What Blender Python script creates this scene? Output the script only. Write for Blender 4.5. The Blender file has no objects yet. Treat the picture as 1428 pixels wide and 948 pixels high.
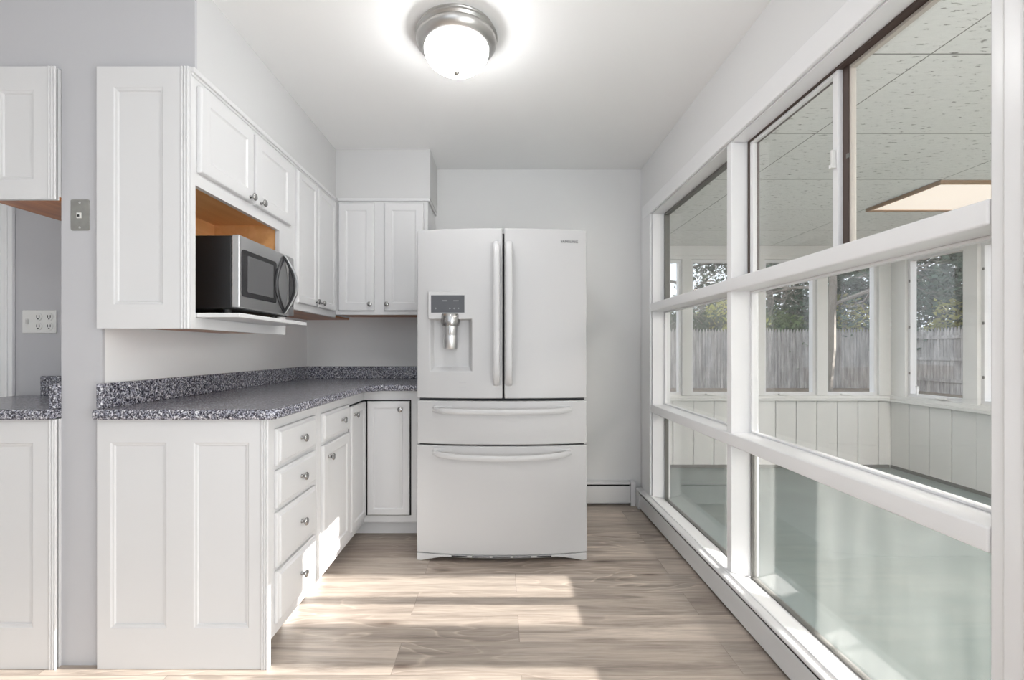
import bpy, bmesh, math, random
from mathutils import Vector, Matrix

# ------------------------------------------------------------------ camera, world, sun, lights, exposure
C = bpy.context.scene.collection
scene = bpy.context.scene
H = 1.121                                   # eye height
cd = bpy.data.cameras.new('camera'); cam = bpy.data.objects.new('camera', cd); C.objects.link(cam)
cam.location = (0, 0, H); cam.rotation_euler = (math.pi/2, 0, 0)
cd.sensor_width = 36; cd.lens = 635/1428*36
cd.shift_x = 15/1428; cd.shift_y = 14/1428
cd.clip_start = 0.05; cd.clip_end = 200
scene.camera = cam

w = bpy.data.worlds.new('world'); scene.world = w; w.use_nodes = True
wn = w.node_tree
bg = wn.nodes['Background']
bg.inputs['Color'].default_value = (0.86, 0.93, 1.0, 1); bg.inputs['Strength'].default_value = 1.8

sl = bpy.data.lights.new('sun', 'SUN'); sun = bpy.data.objects.new('sun', sl); C.objects.link(sun)
sl.energy = 28; sl.angle = math.radians(0.55); sl.color = (1.0, 0.965, 0.91)
sun.rotation_euler = Vector((-1, 0.004, -0.208)).to_track_quat('-Z', 'Y').to_euler()

def area(name, loc, direction, sx, sy, power, color=(1, 1, 1)):
    l = bpy.data.lights.new(name, 'AREA'); o = bpy.data.objects.new(name, l); C.objects.link(o)
    l.shape = 'RECTANGLE'; l.size = sx; l.size_y = sy; l.energy = power; l.color = color
    o.location = loc; o.rotation_euler = Vector(direction).to_track_quat('-Z', 'Y').to_euler()
    return o
# unseen fill light added at the rear wall opening, not a known source
area('fill_rear', (-0.6, -2.12, 1.25), (0, 1, .35), 2.4, 2.0, 2, (0.97, 0.98, 1.0))
# strong fill light added in a made-up opening of the window wall, out of view
area('fill_opening', (1.03, -0.15, 1.05), (-1, 0.22, 0.72), 1.4, 1.85, 39, (0.96, 0.98, 1.0))

vs = scene.view_settings
vs.view_transform = 'Standard'; vs.look = 'None'; vs.gamma = 1; vs.use_curve_mapping = False
vs.exposure = 0.0

# ------------------------------------------------------------------ helpers
rnd = random.Random(7)
WLOC = {}

def bm_new(): return bmesh.new()

def box(bm, x0, x1, y0, y1, z0, z1):
    vs_ = [bm.verts.new(p) for p in ((x0,y0,z0),(x1,y0,z0),(x1,y1,z0),(x0,y1,z0),(x0,y0,z1),(x1,y0,z1),(x1,y1,z1),(x0,y1,z1))]
    for f in ((0,3,2,1),(4,5,6,7),(0,1,5,4),(1,2,6,5),(2,3,7,6),(3,0,4,7)):
        bm.faces.new([vs_[i] for i in f])
    return bm

def boxes(*bs):
    bm = bm_new()
    for b in bs: box(bm, *b)
    return bm

def prism(bm, pts, axis, a, b):
    """polygon pts extruded along axis from a to b. axis 'y': pts are (x,z); 'z': (x,y); 'x': (y,z)"""
    def P(p, t):
        return {'y': (p[0], t, p[1]), 'z': (p[0], p[1], t), 'x': (t, p[0], p[1])}[axis]
    A = [bm.verts.new(P(p, a)) for p in pts]; B = [bm.verts.new(P(p, b)) for p in pts]
    n = len(pts)
    bm.faces.new(A); bm.faces.new(B[::-1])
    for i in range(n):
        bm.faces.new([A[i], B[i], B[(i+1) % n], A[(i+1) % n]])
    return bm

def lathe(bm, prof, seg=32, axis='z', c=(0, 0, 0)):
    """prof: list of (radius, height) along axis"""
    rings = []
    for r, h in prof:
        if r < 1e-6:
            rings.append([bm.verts.new(_ax(0, 0, h, axis, c))])
        else:
            rings.append([bm.verts.new(_ax(r*math.cos(2*math.pi*i/seg), r*math.sin(2*math.pi*i/seg), h, axis, c)) for i in range(seg)])
    for a, b in zip(rings, rings[1:]):
        for i in range(seg):
            j = (i+1) % seg
            if len(a) == 1 and len(b) == 1: continue
            if len(a) == 1: bm.faces.new([a[0], b[i], b[j]])
            elif len(b) == 1: bm.faces.new([a[i], a[j], b[0]])
            else: bm.faces.new([a[i], a[j], b[j], b[i]])
    return bm

def _ax(u, v, h, axis, c):
    p = {'z': (u, v, h), 'x': (h, u, v), 'y': (u, h, v)}[axis]
    return (p[0]+c[0], p[1]+c[1], p[2]+c[2])

def sweep(bm, path, hw, ht, wdir):
    """rectangular-ish (8-sided rounded) bar along path; hw along wdir, ht across"""
    wdir = Vector(wdir).normalized()
    rings = []
    n = len(path)
    for i, p in enumerate(path):
        p = Vector(p)
        t = (Vector(path[min(i+1, n-1)]) - Vector(path[max(i-1, 0)])).normalized()
        nrm = t.cross(wdir).normalized()
        ring = []
        for k in range(12):
            a = 2*math.pi*k/12
            cu = math.copysign(abs(math.cos(a))**0.6, math.cos(a)); sv = math.copysign(abs(math.sin(a))**0.6, math.sin(a))
            ring.append(bm.verts.new(p + wdir*hw*cu + nrm*ht*sv))
        rings.append(ring)
    for a, b in zip(rings, rings[1:]):
        for k in range(12):
            bm.faces.new([a[k], a[(k+1) % 12], b[(k+1) % 12], b[k]])
    bm.faces.new(rings[0][::-1]); bm.faces.new(rings[-1])
    return bm

def rings_front(bm, u0, u1, v0, v1, rings, M, cap=True):
    """nested rectangles: rings = [(inset, depth)...]; M maps (u,v,d) to the world"""
    prev = None; first = None
    for ins, d in rings:
        r = [bm.verts.new(M(u, v, d)) for u, v in ((u0+ins, v0+ins), (u1-ins, v0+ins), (u1-ins, v1-ins), (u0+ins, v1-ins))]
        if prev:
            for i in range(4):
                bm.faces.new([prev[i], prev[(i+1) % 4], r[(i+1) % 4], r[i]])
        else: first = r
        prev = r
    bm.faces.new(prev)
    if cap: bm.faces.new(first[::-1])
    return bm

def panel_sheet(bm, u0, u1, v0, v1, panels, rings, M):
    """flat sheet at depth 0 with recessed rectangular panels"""
    us = sorted({u0, u1, *[p[0] for p in panels], *[p[1] for p in panels]})
    vs_ = sorted({v0, v1, *[p[2] for p in panels], *[p[3] for p in panels]})
    vert = {(u, v): bm.verts.new(M(u, v, 0)) for u in us for v in vs_}
    for a, b in zip(us, us[1:]):
        for c, d in zip(vs_, vs_[1:]):
            um, vm = (a+b)/2, (c+d)/2
            if any(p[0] < um < p[1] and p[2] < vm < p[3] for p in panels): continue
            bm.faces.new([vert[a, c], vert[b, c], vert[b, d], vert[a, d]])
    for p in panels:
        rings_front(bm, *p, rings, M, cap=False)
    bmesh.ops.remove_doubles(bm, verts=bm.verts, dist=1e-5)
    return bm

def link(name, bm, mat, parent=None, bevel=0, seg=2, smooth=False, loc=None, recalc=True):
    """finish a bmesh given in world coordinates as one object"""
    if recalc: bmesh.ops.recalc_face_normals(bm, faces=bm.faces)
    if parent is not None: base = WLOC[parent.name]
    elif loc is not None: base = Vector(loc)
    else:
        xs = [v.co for v in bm.verts]
        lo = [min(p[i] for p in xs) for i in range(3)]; hi = [max(p[i] for p in xs) for i in range(3)]
        base = Vector(((lo[0]+hi[0])/2, (lo[1]+hi[1])/2, lo[2]))
    for v in bm.verts: v.co -= base
    me = bpy.data.meshes.new(name); bm.to_mesh(me); bm.free()
    o = bpy.data.objects.new(name, me); C.objects.link(o)
    for m in (mat if isinstance(mat, (list, tuple)) else [mat]): me.materials.append(m)
    if smooth:
        for p in me.polygons: p.use_smooth = True
    if parent is not None: o.parent = parent
    else: o.location = base
    WLOC[o.name] = base
    if bevel:
        b = o.modifiers.new('bevel', 'BEVEL'); b.width = bevel; b.segments = seg; b.limit_method = 'ANGLE'; b.angle_limit = math.radians(40)
        b.harden_normals = False
        for p in me.polygons: p.use_smooth = True
        wn_ = o.modifiers.new('wn', 'WEIGHTED_NORMAL'); wn_.keep_sharp = True
    elif smooth:
        me.set_sharp_from_angle(angle=math.radians(40))
    return o

def tag(o, label=None, cat=None, group=None, kind=None):
    for k, v in (('label', label), ('category', cat), ('group', group), ('kind', kind)):
        if v: o[k] = v
    return o

def thing(name, loc, label, cat, group=None):
    o = bpy.data.objects.new(name, None); C.objects.link(o); o.location = loc; o.empty_display_size = .1
    WLOC[o.name] = Vector(loc)
    return tag(o, label, cat, group)

def struct(name, bm, mat, label=None, cat='room', bevel=0):
    return tag(link(name, bm, mat, bevel=bevel), label, cat, None, 'structure')

def struct_root(name, loc, label, cat='window'):
    o = thing(name, loc, label, cat); o['kind'] = 'structure'; return o

# ------------------------------------------------------------------ materials
def mat(name, color, rough=.5, metal=0, spec=.5, coat=0, bump=None, vary=None):
    m = bpy.data.materials.new(name); m.use_nodes = True
    nt = m.node_tree; p = nt.nodes['Principled BSDF']
    p.inputs['Base Color'].default_value = (*color, 1); p.inputs['Roughness'].default_value = rough
    p.inputs['Metallic'].default_value = metal; p.inputs['Specular IOR Level'].default_value = spec
    p.inputs['Coat Weight'].default_value = coat
    tc = nt.nodes.new('ShaderNodeTexCoord')
    if vary:
        sc_, amt = vary
        n = nt.nodes.new('ShaderNodeTexNoise'); n.inputs['Scale'].default_value = sc_; n.inputs['Detail'].default_value = 4
        nt.links.new(tc.outputs['Object'], n.inputs['Vector'])
        r = nt.nodes.new('ShaderNodeMapRange'); r.inputs['To Min'].default_value = 1-amt; r.inputs['To Max'].default_value = 1+amt
        nt.links.new(n.outputs['Fac'], r.inputs['Value'])
        mx = nt.nodes.new('ShaderNodeVectorMath'); mx.operation = 'SCALE'; mx.inputs[0].default_value = color
        nt.links.new(r.outputs['Result'], mx.inputs['Scale']); nt.links.new(mx.outputs['Vector'], p.inputs['Base Color'])
    if bump:
        sc_, st = bump
        n = nt.nodes.new('ShaderNodeTexNoise'); n.inputs['Scale'].default_value = sc_; n.inputs['Detail'].default_value = 3
        nt.links.new(tc.outputs['Object'], n.inputs['Vector'])
        b = nt.nodes.new('ShaderNodeBump'); b.inputs['Strength'].default_value = st; b.inputs['Distance'].default_value = .002
        nt.links.new(n.outputs['Fac'], b.inputs['Height']); nt.links.new(b.outputs['Normal'], p.inputs['Normal'])
    return m

class NT:
    def __init__(s, name, rough=.5):
        s.m = bpy.data.materials.new(name); s.m.use_nodes = True; s.t = s.m.node_tree
        s.p = s.t.nodes['Principled BSDF']; s.p.inputs['Roughness'].default_value = rough
        s.tc = s.t.nodes.new('ShaderNodeTexCoord')
    def n(s, typ, **kw):
        n = s.t.nodes.new(typ)
        for k, v in kw.items():
            if hasattr(n, k): setattr(n, k, v)
            else: n.inputs[k.replace('_', ' ')].default_value = v
        return n
    def l(s, a, b): s.t.links.new(a, b)
    def mapping(s, src, scale=(1, 1, 1), loc=(0, 0, 0)):
        m = s.n('ShaderNodeMapping'); m.inputs['Scale'].default_value = scale; m.inputs['Location'].default_value = loc
        s.l(src, m.inputs['Vector']); return m.outputs['Vector']
    def ramp(s, src, stops):
        r = s.n('ShaderNodeValToRGB'); cr = r.color_ramp
        while len(cr.elements) < len(stops): cr.elements.new(.5)
        for e, (pos, col) in zip(cr.elements, stops):
            e.position = pos; e.color = (*col, 1) if len(col) == 3 else col
        s.l(src, r.inputs['Fac']); return r.outputs['Color']
    def mix(s, fac, a, b, mode='MIX'):
        m = s.n('ShaderNodeMix', data_type='RGBA', blend_type=mode)
        for sock, v in ((m.inputs[0], fac), (m.inputs[6], a), (m.inputs[7], b)):
            if isinstance(v, (int, float)): sock.default_value = v
            elif isinstance(v, tuple): sock.default_value = (*v, 1)
            else: s.l(v, sock)
        return m.outputs[2]
    def math(s, op, a, b=0.0):
        m = s.n('ShaderNodeMath', operation=op)
        for i, v in enumerate((a, b)):
            if isinstance(v, (int, float)): m.inputs[i].default_value = v
            else: s.l(v, m.inputs[i])
        return m.outputs[0]

PAINT = (0.695, 0.695, 0.70)
M = {}
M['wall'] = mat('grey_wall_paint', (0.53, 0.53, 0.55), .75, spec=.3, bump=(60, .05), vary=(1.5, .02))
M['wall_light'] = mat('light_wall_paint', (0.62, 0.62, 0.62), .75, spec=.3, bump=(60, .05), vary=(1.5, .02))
M['wall_brightened'] = mat('brightened_wall_paint', (0.86, 0.86, 0.86), .7, spec=.3, bump=(60, .05), vary=(1.5, .02))  # same paint as the wall end, brightened in place of missing light
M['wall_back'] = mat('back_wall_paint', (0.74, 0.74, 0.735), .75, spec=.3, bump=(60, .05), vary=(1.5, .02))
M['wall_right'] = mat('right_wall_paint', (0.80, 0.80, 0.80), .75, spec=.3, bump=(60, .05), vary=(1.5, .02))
M['ceil'] = mat('ceiling_paint', (0.90, 0.90, 0.895), .85, spec=.2, vary=(1.2, .015))
M['white'] = mat('white_cabinet_paint', PAINT, .38, bump=(25, .08), vary=(3, .015))
M['trim'] = mat('white_gloss_trim_paint', (0.85, 0.85, 0.86), .3, vary=(4, .02))
M['cream'] = mat('cream_porch_paint', (0.83, 0.825, 0.81), .45, vary=(3, .03))
M['enamel'] = mat('white_fridge_enamel', (0.49, 0.49, 0.495), .38, bump=(120, .03))
M['enamel_handle'] = mat('white_handle_plastic', (0.52, 0.52, 0.525), .3)
M['gasket'] = mat('dark_gasket', (0.05, 0.05, 0.055), .6)
M['chrome'] = mat('brushed_nickel', (0.42, 0.415, 0.41), .25, 1)
M['nickel'] = mat('satin_nickel_ring', (0.50, 0.49, 0.475), .33, 1)
M['steel'] = mat('stainless_steel', (0.62, 0.62, 0.62), .33, 1, vary=(8, .04))
M['black'] = mat('black_plastic', (0.012, 0.012, 0.013), .35)
M['black_gloss'] = mat('black_glass', (0.03, 0.03, 0.032), .08)
M['mw_mesh'] = mat('microwave_window_mesh', (0.12, 0.12, 0.125), .18)
M['grey_oval'] = mat('grey_handle_recess', (0.16, 0.16, 0.165), .35)
M['display'] = mat('display_glass', (0.055, 0.055, 0.06), .12)
M['icon'] = mat('icon_grey', (0.45, 0.45, 0.46), .5)
M['icon_dim'] = mat('dim_readout', (0.16, 0.16, 0.165), .4)
M['lettering'] = mat('grey_lettering', (0.13, 0.13, 0.135), .4)
M['dark'] = mat('dark_void', (0.02, 0.02, 0.02), .8)
M['bronze'] = mat('dark_bronze_metal', (0.075, 0.05, 0.042), .5)
M['grey_metal'] = mat('grey_weathered_metal', (0.19, 0.185, 0.175), .5, .3)
M['tan'] = mat('tan_sash', (0.60, 0.555, 0.50), .5)
M['plate_steel'] = mat('worn_steel_plate', (0.36, 0.36, 0.34), .42, .8, vary=(30, .25))
M['plate_white'] = mat('white_plastic_plate', (0.78, 0.78, 0.76), .35)
M['heater'] = mat('heater_enamel', (0.68, 0.68, 0.685), .35)
M['porch_frame'] = mat('brown_light_frame', (0.33, 0.2, 0.11), .5)

def glass(name, dust, tint=(1, 1, 1), dustcol=(.8, .82, .8), streak=0.0):
    g = NT(name); t = g.t
    t.nodes.remove(g.p)
    out = t.nodes['Material Output']
    fr = g.n('ShaderNodeFresnel', IOR=1.45)
    geo = g.n('ShaderNodeNewGeometry'); ior = g.n('ShaderNodeMapRange')     # same reflectance seen from either side of the thin pane
    ior.inputs['To Min'].default_value = 1.45; ior.inputs['To Max'].default_value = 1/1.45
    g.l(geo.outputs['Backfacing'], ior.inputs['Value']); g.l(ior.outputs[0], fr.inputs['IOR'])
    tr = g.n('ShaderNodeBsdfTransparent'); tr.inputs['Color'].default_value = (*tint, 1)
    gl = g.n('ShaderNodeBsdfGlossy', Roughness=0.0)
    m1 = g.n('ShaderNodeMixShader'); g.l(fr.outputs[0], m1.inputs[0]); g.l(tr.outputs[0], m1.inputs[1]); g.l(gl.outputs[0], m1.inputs[2])
    df = g.n('ShaderNodeBsdfDiffuse'); df.inputs['Color'].default_value = (*dustcol, 1)
    tl = g.n('ShaderNodeBsdfTranslucent'); tl.inputs['Color'].default_value = (*dustcol, 1)
    m2 = g.n('ShaderNodeMixShader', Fac=.5); g.l(df.outputs[0], m2.inputs[1]); g.l(tl.outputs[0], m2.inputs[2])
    m3 = g.n('ShaderNodeMixShader')
    nz = g.n('ShaderNodeTexNoise', Scale=5.0, Detail=5.0)
    g.l(g.mapping(g.tc.outputs['Object'], (1, 1.6, .5)), nz.inputs['Vector'])
    r = g.n('ShaderNodeMapRange'); r.inputs['From Min'].default_value = .3; r.inputs['From Max'].default_value = .75
    r.inputs['To Min'].default_value = dust*(1-streak); r.inputs['To Max'].default_value = dust*(1+streak)
    g.l(nz.outputs['Fac'], r.inputs['Value']); g.l(r.outputs[0], m3.inputs[0])
    g.l(m1.outputs[0], m3.inputs[1]); g.l(m2.outputs[0], m3.inputs[2]); g.l(m3.outputs[0], out.inputs['Surface'])
    return g.m
M['glass'] = glass('window_glass', .015)
M['glass_dusty'] = glass('dusty_lower_glass', .035, streak=.5)
M['glass_porch'] = glass('porch_window_glass', .016, streak=.4)

def emit(name, color, strength, base=.8):
    m = bpy.data.materials.new(name); m.use_nodes = True
    p = m.node_tree.nodes['Principled BSDF']
    p.inputs['Base Color'].default_value = (base, base, base, 1)
    p.inputs['Emission Color'].default_value = (*color, 1); p.inputs['Emission Strength'].default_value = strength
    return m
M['dome'] = emit('lit_frosted_dome', (1, 1, 1), 33.0)
M['diffuser'] = emit('warm_ceiling_diffuser', (1, .87, .73), .86, .35)
M['diffuser_fill'] = emit('fill_ceiling_diffuser', (1, .95, .89), 25.0)

def make_floor():
    g = NT('plank_floor', .42)
    pos = g.tc.outputs['Object']
    br = g.n('ShaderNodeTexBrick', offset=.37, offset_frequency=2, squash=1)
    for k, v in (('Scale', 1.0), ('Mortar Size', .0012), ('Mortar Smooth', .1), ('Bias', 0.0), ('Brick Width', 1.22), ('Row Height', .178)):
        br.inputs[k].default_value = v
    br.inputs['Color1'].default_value = (0, 0, 0, 1); br.inputs['Color2'].default_value = (1, 1, 1, 1); br.inputs['Mortar'].default_value = (.5, .5, .5, 1)
    g.l(g.mapping(pos, (1, 1, 1), (.31, .06, 0)), br.inputs['Vector'])
    tone = g.ramp(br.outputs['Color'], [(0, (.345, .285, .24)), (.5, (.44, .38, .325)), (1, (.55, .47, .40))])
    # offset the grain per plank
    off = g.n('ShaderNodeVectorMath', operation='SCALE'); off.inputs['Scale'].default_value = 7.3
    g.l(br.outputs['Color'], off.inputs[0])
    add = g.n('ShaderNodeVectorMath', operation='ADD'); g.l(pos, add.inputs[0]); g.l(off.outputs[0], add.inputs[1])
    n1 = g.n('ShaderNodeTexNoise', Scale=1.0, Detail=8.0, Roughness=.62, Distortion=.6); g.l(g.mapping(add.outputs[0], (1.9, 26, 1)), n1.inputs['Vector'])
    c1 = g.ramp(n1.outputs['Fac'], [(.30, (.52, .505, .50)), (.43, (.82, .81, .81)), (.55, (1.02, 1.02, 1.02)), (.72, (1.22, 1.22, 1.22))])
    n2 = g.n('ShaderNodeTexNoise', Scale=1.0, Detail=5.0, Roughness=.6); g.l(g.mapping(add.outputs[0], (9, 190, 1)), n2.inputs['Vector'])
    c2 = g.ramp(n2.outputs['Fac'], [(.3, (.84, .83, .83)), (.65, (1.06, 1.06, 1.06))])
    # cathedral rings
    wv = g.n('ShaderNodeTexNoise', Scale=1.0, Detail=2.0); g.l(g.mapping(add.outputs[0], (1.1, 5.0, 1), (3, 1, 0)), wv.inputs['Vector'])
    fr = g.math('FRACT', g.math('MULTIPLY', wv.outputs['Fac'], 16.0))
    c3 = g.ramp(fr, [(0, (1.32, 1.31, 1.30)), (.12, (1.0, 1.0, 1.0)), (.88, (.86, .85, .845)), (1, (1.30, 1.29, 1.28))])
    msk = g.n('ShaderNodeTexNoise', Scale=1.0, Detail=2.0); g.l(g.mapping(add.outputs[0], (.8, 3.2, 1), (9, 4, 0)), msk.inputs['Vector'])
    mk = g.ramp(msk.outputs['Fac'], [(.52, (0, 0, 0)), (.62, (1, 1, 1))])
    c = g.mix(1.0, tone, c1, 'MULTIPLY'); c = g.mix(1.0, c, c2, 'MULTIPLY')
    c3m = g.mix(mk, (1.0, 1.0, 1.0), c3); c = g.mix(1.0, c, c3m, 'MULTIPLY')
    # knots
    vo = g.n('ShaderNodeTexVoronoi', Scale=1.0); g.l(g.mapping(add.outputs[0], (2.1, 6.5, 1)), vo.inputs['Vector'])
    kn = g.ramp(vo.outputs['Distance'], [(.03, (.42, .37, .35)), (.11, (.80, .785, .775)), (.22, (1, 1, 1))])
    c = g.mix(1.0, c, kn, 'MULTIPLY')
    c = g.mix(g.math('MULTIPLY', br.outputs['Fac'], .6), c, (.17, .13, .11))
    g.l(c, g.p.inputs['Base Color'])
    b = g.n('ShaderNodeBump', Strength=.12, Distance=.002); g.l(n2.outputs['Fac'], b.inputs['Height']); g.l(b.outputs[0], g.p.inputs['Normal'])
    return g.m
M['floor'] = make_floor()

def make_stone():
    g = NT('speckled_laminate', .22)
    pos = g.tc.outputs['Object']
    n0 = g.n('ShaderNodeTexNoise', Scale=55.0, Detail=2.0); g.l(pos, n0.inputs['Vector'])
    ad = g.n('ShaderNodeVectorMath', operation='MULTIPLY_ADD'); g.l(n0.outputs['Color'], ad.inputs[0]); ad.inputs[1].default_value = (.012,)*3; g.l(pos, ad.inputs[2])
    n1 = g.n('ShaderNodeTexNoise', Scale=155.0, Detail=3.0, Roughness=.7); g.l(ad.outputs[0], n1.inputs['Vector'])
    base = g.ramp(n1.outputs['Fac'], [(.34, (.014, .014, .019)), (.44, (.07, .07, .088)), (.50, (.19, .19, .22)), (.56, (.40, .41, .46)), (.64, (.75, .77, .82))])
    n2 = g.n('ShaderNodeTexNoise', Scale=70.0, Detail=3.0); g.l(g.mapping(pos, (1, 1, 1), (5, 3, 1)), n2.inputs['Vector'])
    t = g.ramp(n2.outputs['Fac'], [(.4, (.72, .72, .78)), (.6, (1.2, 1.17, 1.13))])
    g.l(g.mix(1.0, base, t, 'MULTIPLY'), g.p.inputs['Base Color'])
    return g.m
M['stone'] = make_stone()

def make_wood(name, a, b, scale=(3, 3, 40)):
    g = NT(name, .35)
    n = g.n('ShaderNodeTexNoise', Scale=1.0, Detail=6.0, Distortion=.5); g.l(g.mapping(g.tc.outputs['Object'], scale), n.inputs['Vector'])
    g.l(g.ramp(n.outputs['Fac'], [(.3, a), (.7, b)]), g.p.inputs['Base Color']); return g.m
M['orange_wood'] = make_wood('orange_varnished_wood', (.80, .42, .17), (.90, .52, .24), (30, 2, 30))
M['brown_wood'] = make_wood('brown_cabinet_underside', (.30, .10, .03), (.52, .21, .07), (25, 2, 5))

def make_teal():
    g = NT('grey_green_porch_floor', .3)
    n = g.n('ShaderNodeTexNoise', Scale=2.2, Detail=5.0); g.l(g.tc.outputs['Object'], n.inputs['Vector'])
    g.l(g.ramp(n.outputs['Fac'], [(.3, (.12, .165, .155)), (.7, (.18, .23, .22))]), g.p.inputs['Base Color']); return g.m
M['porch_floor'] = make_teal()

def make_tile_ceiling():
    g = NT('acoustic_tile', .9)
    pos = g.tc.outputs['Object']
    br = g.n('ShaderNodeTexBrick', offset=0.0, squash=1)
    for k, v in (('Scale', 1.0), ('Mortar Size', .003), ('Mortar Smooth', 0.0), ('Bias', 0.0), ('Brick Width', 1.22), ('Row Height', .61)):
        br.inputs[k].default_value = v
    br.inputs['Color1'].default_value = (.85, .85, .825, 1); br.inputs['Color2'].default_value = (.88, .88, .855, 1); br.inputs['Mortar'].default_value = (.25, .25, .23, 1)
    g.l(g.mapping(pos, (1, 1, 1), (-1.567, -1.66, 0)), br.inputs['Vector'])
    n = g.n('ShaderNodeTexNoise', Scale=1.0, Detail=3.0, Roughness=.6); g.l(g.mapping(pos, (24, 75, 24)), n.inputs['Vector'])
    sp = g.ramp(n.outputs['Fac'], [(.30, (.30, .29, .27)), (.375, (.95, .95, .95)), (.6, (1, 1, 1))])
    g.l(g.mix(1.0, br.outputs['Color'], sp, 'MULTIPLY'), g.p.inputs['Base Color']); return g.m
M['tile'] = make_tile_ceiling()

def make_noise_mat(name, cols, scale, rough=.9):
    g = NT(name, rough)
    n = g.n('ShaderNodeTexNoise', Scale=1.0, Detail=6.0, Roughness=.65); g.l(g.mapping(g.tc.outputs['Object'], scale), n.inputs['Vector'])
    k = len(cols)
    g.l(g.ramp(n.outputs['Fac'], [(.28+.44*i/(k-1), c) for i, c in enumerate(cols)]), g.p.inputs['Base Color']); return g.m
M['fence'] = make_noise_mat('weathered_grey_fence', [(.20, .185, .18), (.40, .38, .37), (.66, .635, .62)], (9, 9, 1.2))
M['ground'] = make_noise_mat('leaf_litter_ground', [(.08, .06, .04), (.20, .15, .11), (.33, .26, .2)], (3, 3, 3))
M['bark'] = make_noise_mat('grey_bark', [(.13, .115, .10), (.3, .27, .24)], (6, 6, 2))
M['bark_pale'] = make_noise_mat('pale_bark', [(.3, .29, .28), (.5, .48, .46)], (6, 6, 2))
def leaf(name, a, b):
    m = make_noise_mat(name, [a, b], (1.3, 1.3, 1.3), .6); return m
M['leaf_dark'] = leaf('dark_evergreen_leaves', (.014, .040, .024), (.055, .10, .05))
M['leaf_yellow'] = leaf('yellow_green_leaves', (.22, .26, .05), (.55, .5, .14))
M['leaf_mid'] = leaf('mid_green_leaves', (.05, .10, .03), (.14, .19, .06))

# ------------------------------------------------------------------ the kitchen shell
XW, YB, XL, YE = 1.02, 3.325, -1.42, 1.62     # window wall, back wall, left wall, end of the left partition
CE = 2.44
struct('floor', boxes((-2.7, 1.02, -2.2, YB, -.1, 0)), M['floor'], 'grey-brown wood-look plank floor of the kitchen', 'floor')
struct('ceiling', boxes((-2.7, 1.14, -2.2, YB, CE, CE+.12)), M['ceil'], 'smooth white kitchen ceiling', 'ceiling')
struct('wall_back', boxes((-2.7, 1.14, YB, YB+.12, -.1, CE+.12)), M['wall_back'], 'pale grey kitchen wall behind the fridge', 'wall')
struct('wall_left', boxes((XL-.145, XL, YE+.012, YB, 0, CE)), M['wall_brightened'], 'partition wall in paint brightened for missing light, carrying the cabinets and the speckled splash', 'wall')
struct('wall_left_end', boxes((XL-.145, XL, YE, YE+.012, 0, 2.118), (-2.7, -1.09, YE, YE+.012, 2.118, CE)), M['wall'], 'grey wall end and soffit fronts around the phone jack plate', 'wall')  # end faces toned darker than the partition to offset light, same paint
struct('wall_right', boxes((XW, 1.14, -2.2, YB, 2.055, CE), (XW, 1.14, .70, YB, -.1, .10), (XW, 1.14, -2.2, -.9, -.1, .10), (XW, 1.14, -.9, .7, -.1, -.001), (XW, 1.14, 3.08, YB, .10, 2.055), (XW, 1.14, .70, .936, .10, 2.055), (XW, 1.14, -2.2, -.90, .10, 2.055)),  # unseen opening behind the near casing, added for the fill light
       M['wall_right'], 'grey wall around the large interior window', 'wall')
struct('wall_rear', boxes((-2.7, -1.9, -2.32, -2.2, 0, CE), (.7, 1.14, -2.32, -2.2, 0, CE), (-1.9, .7, -2.32, -2.2, 2.3, CE), (-1.9, .7, -2.32, -2.2, 0, .2)), M['wall_light'], 'wall behind the camera with an opening', 'wall')
struct('wall_far', boxes((-2.82, -2.7, -2.32, YB+.12, 0, CE)), M['wall_light'], 'far wall of the adjoining room', 'wall')
struct('wall_nook', boxes((-2.7, XL-.145, 2.08, 2.2, 0, CE)), M['wall'], 'grey wall with outlet plate behind the second counter', 'wall')
struct('wall_soffit_left', boxes((XL, -1.09, YE+.012, YB, 2.118, CE)), M['wall_light'], 'soffit over the upper cabinets on the partition', 'wall')
struct('wall_soffit_back', boxes((-1.09, -.467, 2.995, YB, 2.118, CE)), M['wall_light'], 'soffit over the upper cabinets on the back wall', 'wall')
struct('wall_soffit_nook', boxes((-2.7, XL-.145, YE+.012, 2.08, 2.118, CE)), M['wall'], 'soffit over the second cabinet run', 'wall')
tr = bm_new()
for a, b, d in ((-2.32, -2.218, .016), (-2.30, -2.27, .024), (-2.25, -2.236, .022)):
    box(tr, a, b, 2.08-d, 2.08, 0, 2.05)
struct('trim_1', tr, M['trim'], 'white door casing at the end of the nook wall', 'trim', bevel=.003)

# ------------------------------------------------------------------ the interior window
win = struct_root('window_1', (XW, 2.0, .1), 'large white-framed interior window of six lights between kitchen and porch')
cs = bm_new()
CX = 1.004
box(cs, CX, XW, .905, 3.25, 2.045, 2.137); box(cs, CX, XW, 3.08, 3.25, .138, 2.0449); box(cs, CX, XW, 0.905, .936, .138, 2.0449)
box(cs, .995, XW, .865, .9049, .138, 2.145); box(cs, .988, XW, .80, .8649, .138, 2.15)
link('casing', cs, M['trim'], win, bevel=.005)
jb = boxes((XW, 1.14, .936, 3.08, 2.04, 2.055), (XW, 1.14, 3.07, 3.08, .13, 2.04), (XW, 1.14, .936, .946, .13, 2.04))
link('jamb', jb, M['trim'], win, bevel=.002)
link('mullion', boxes((1.016, 1.138, 2.012, 2.052, .12, 2.04)), M['trim'], win, bevel=.004)
link('rail', boxes((1.006, 1.125, .94, 3.076, 1.38, 1.435)), M['trim'], win, bevel=.006)
link('rail', boxes((1.006, 1.125, .94, 3.076, .70, .755)), M['trim'], win, bevel=.006)
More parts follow.
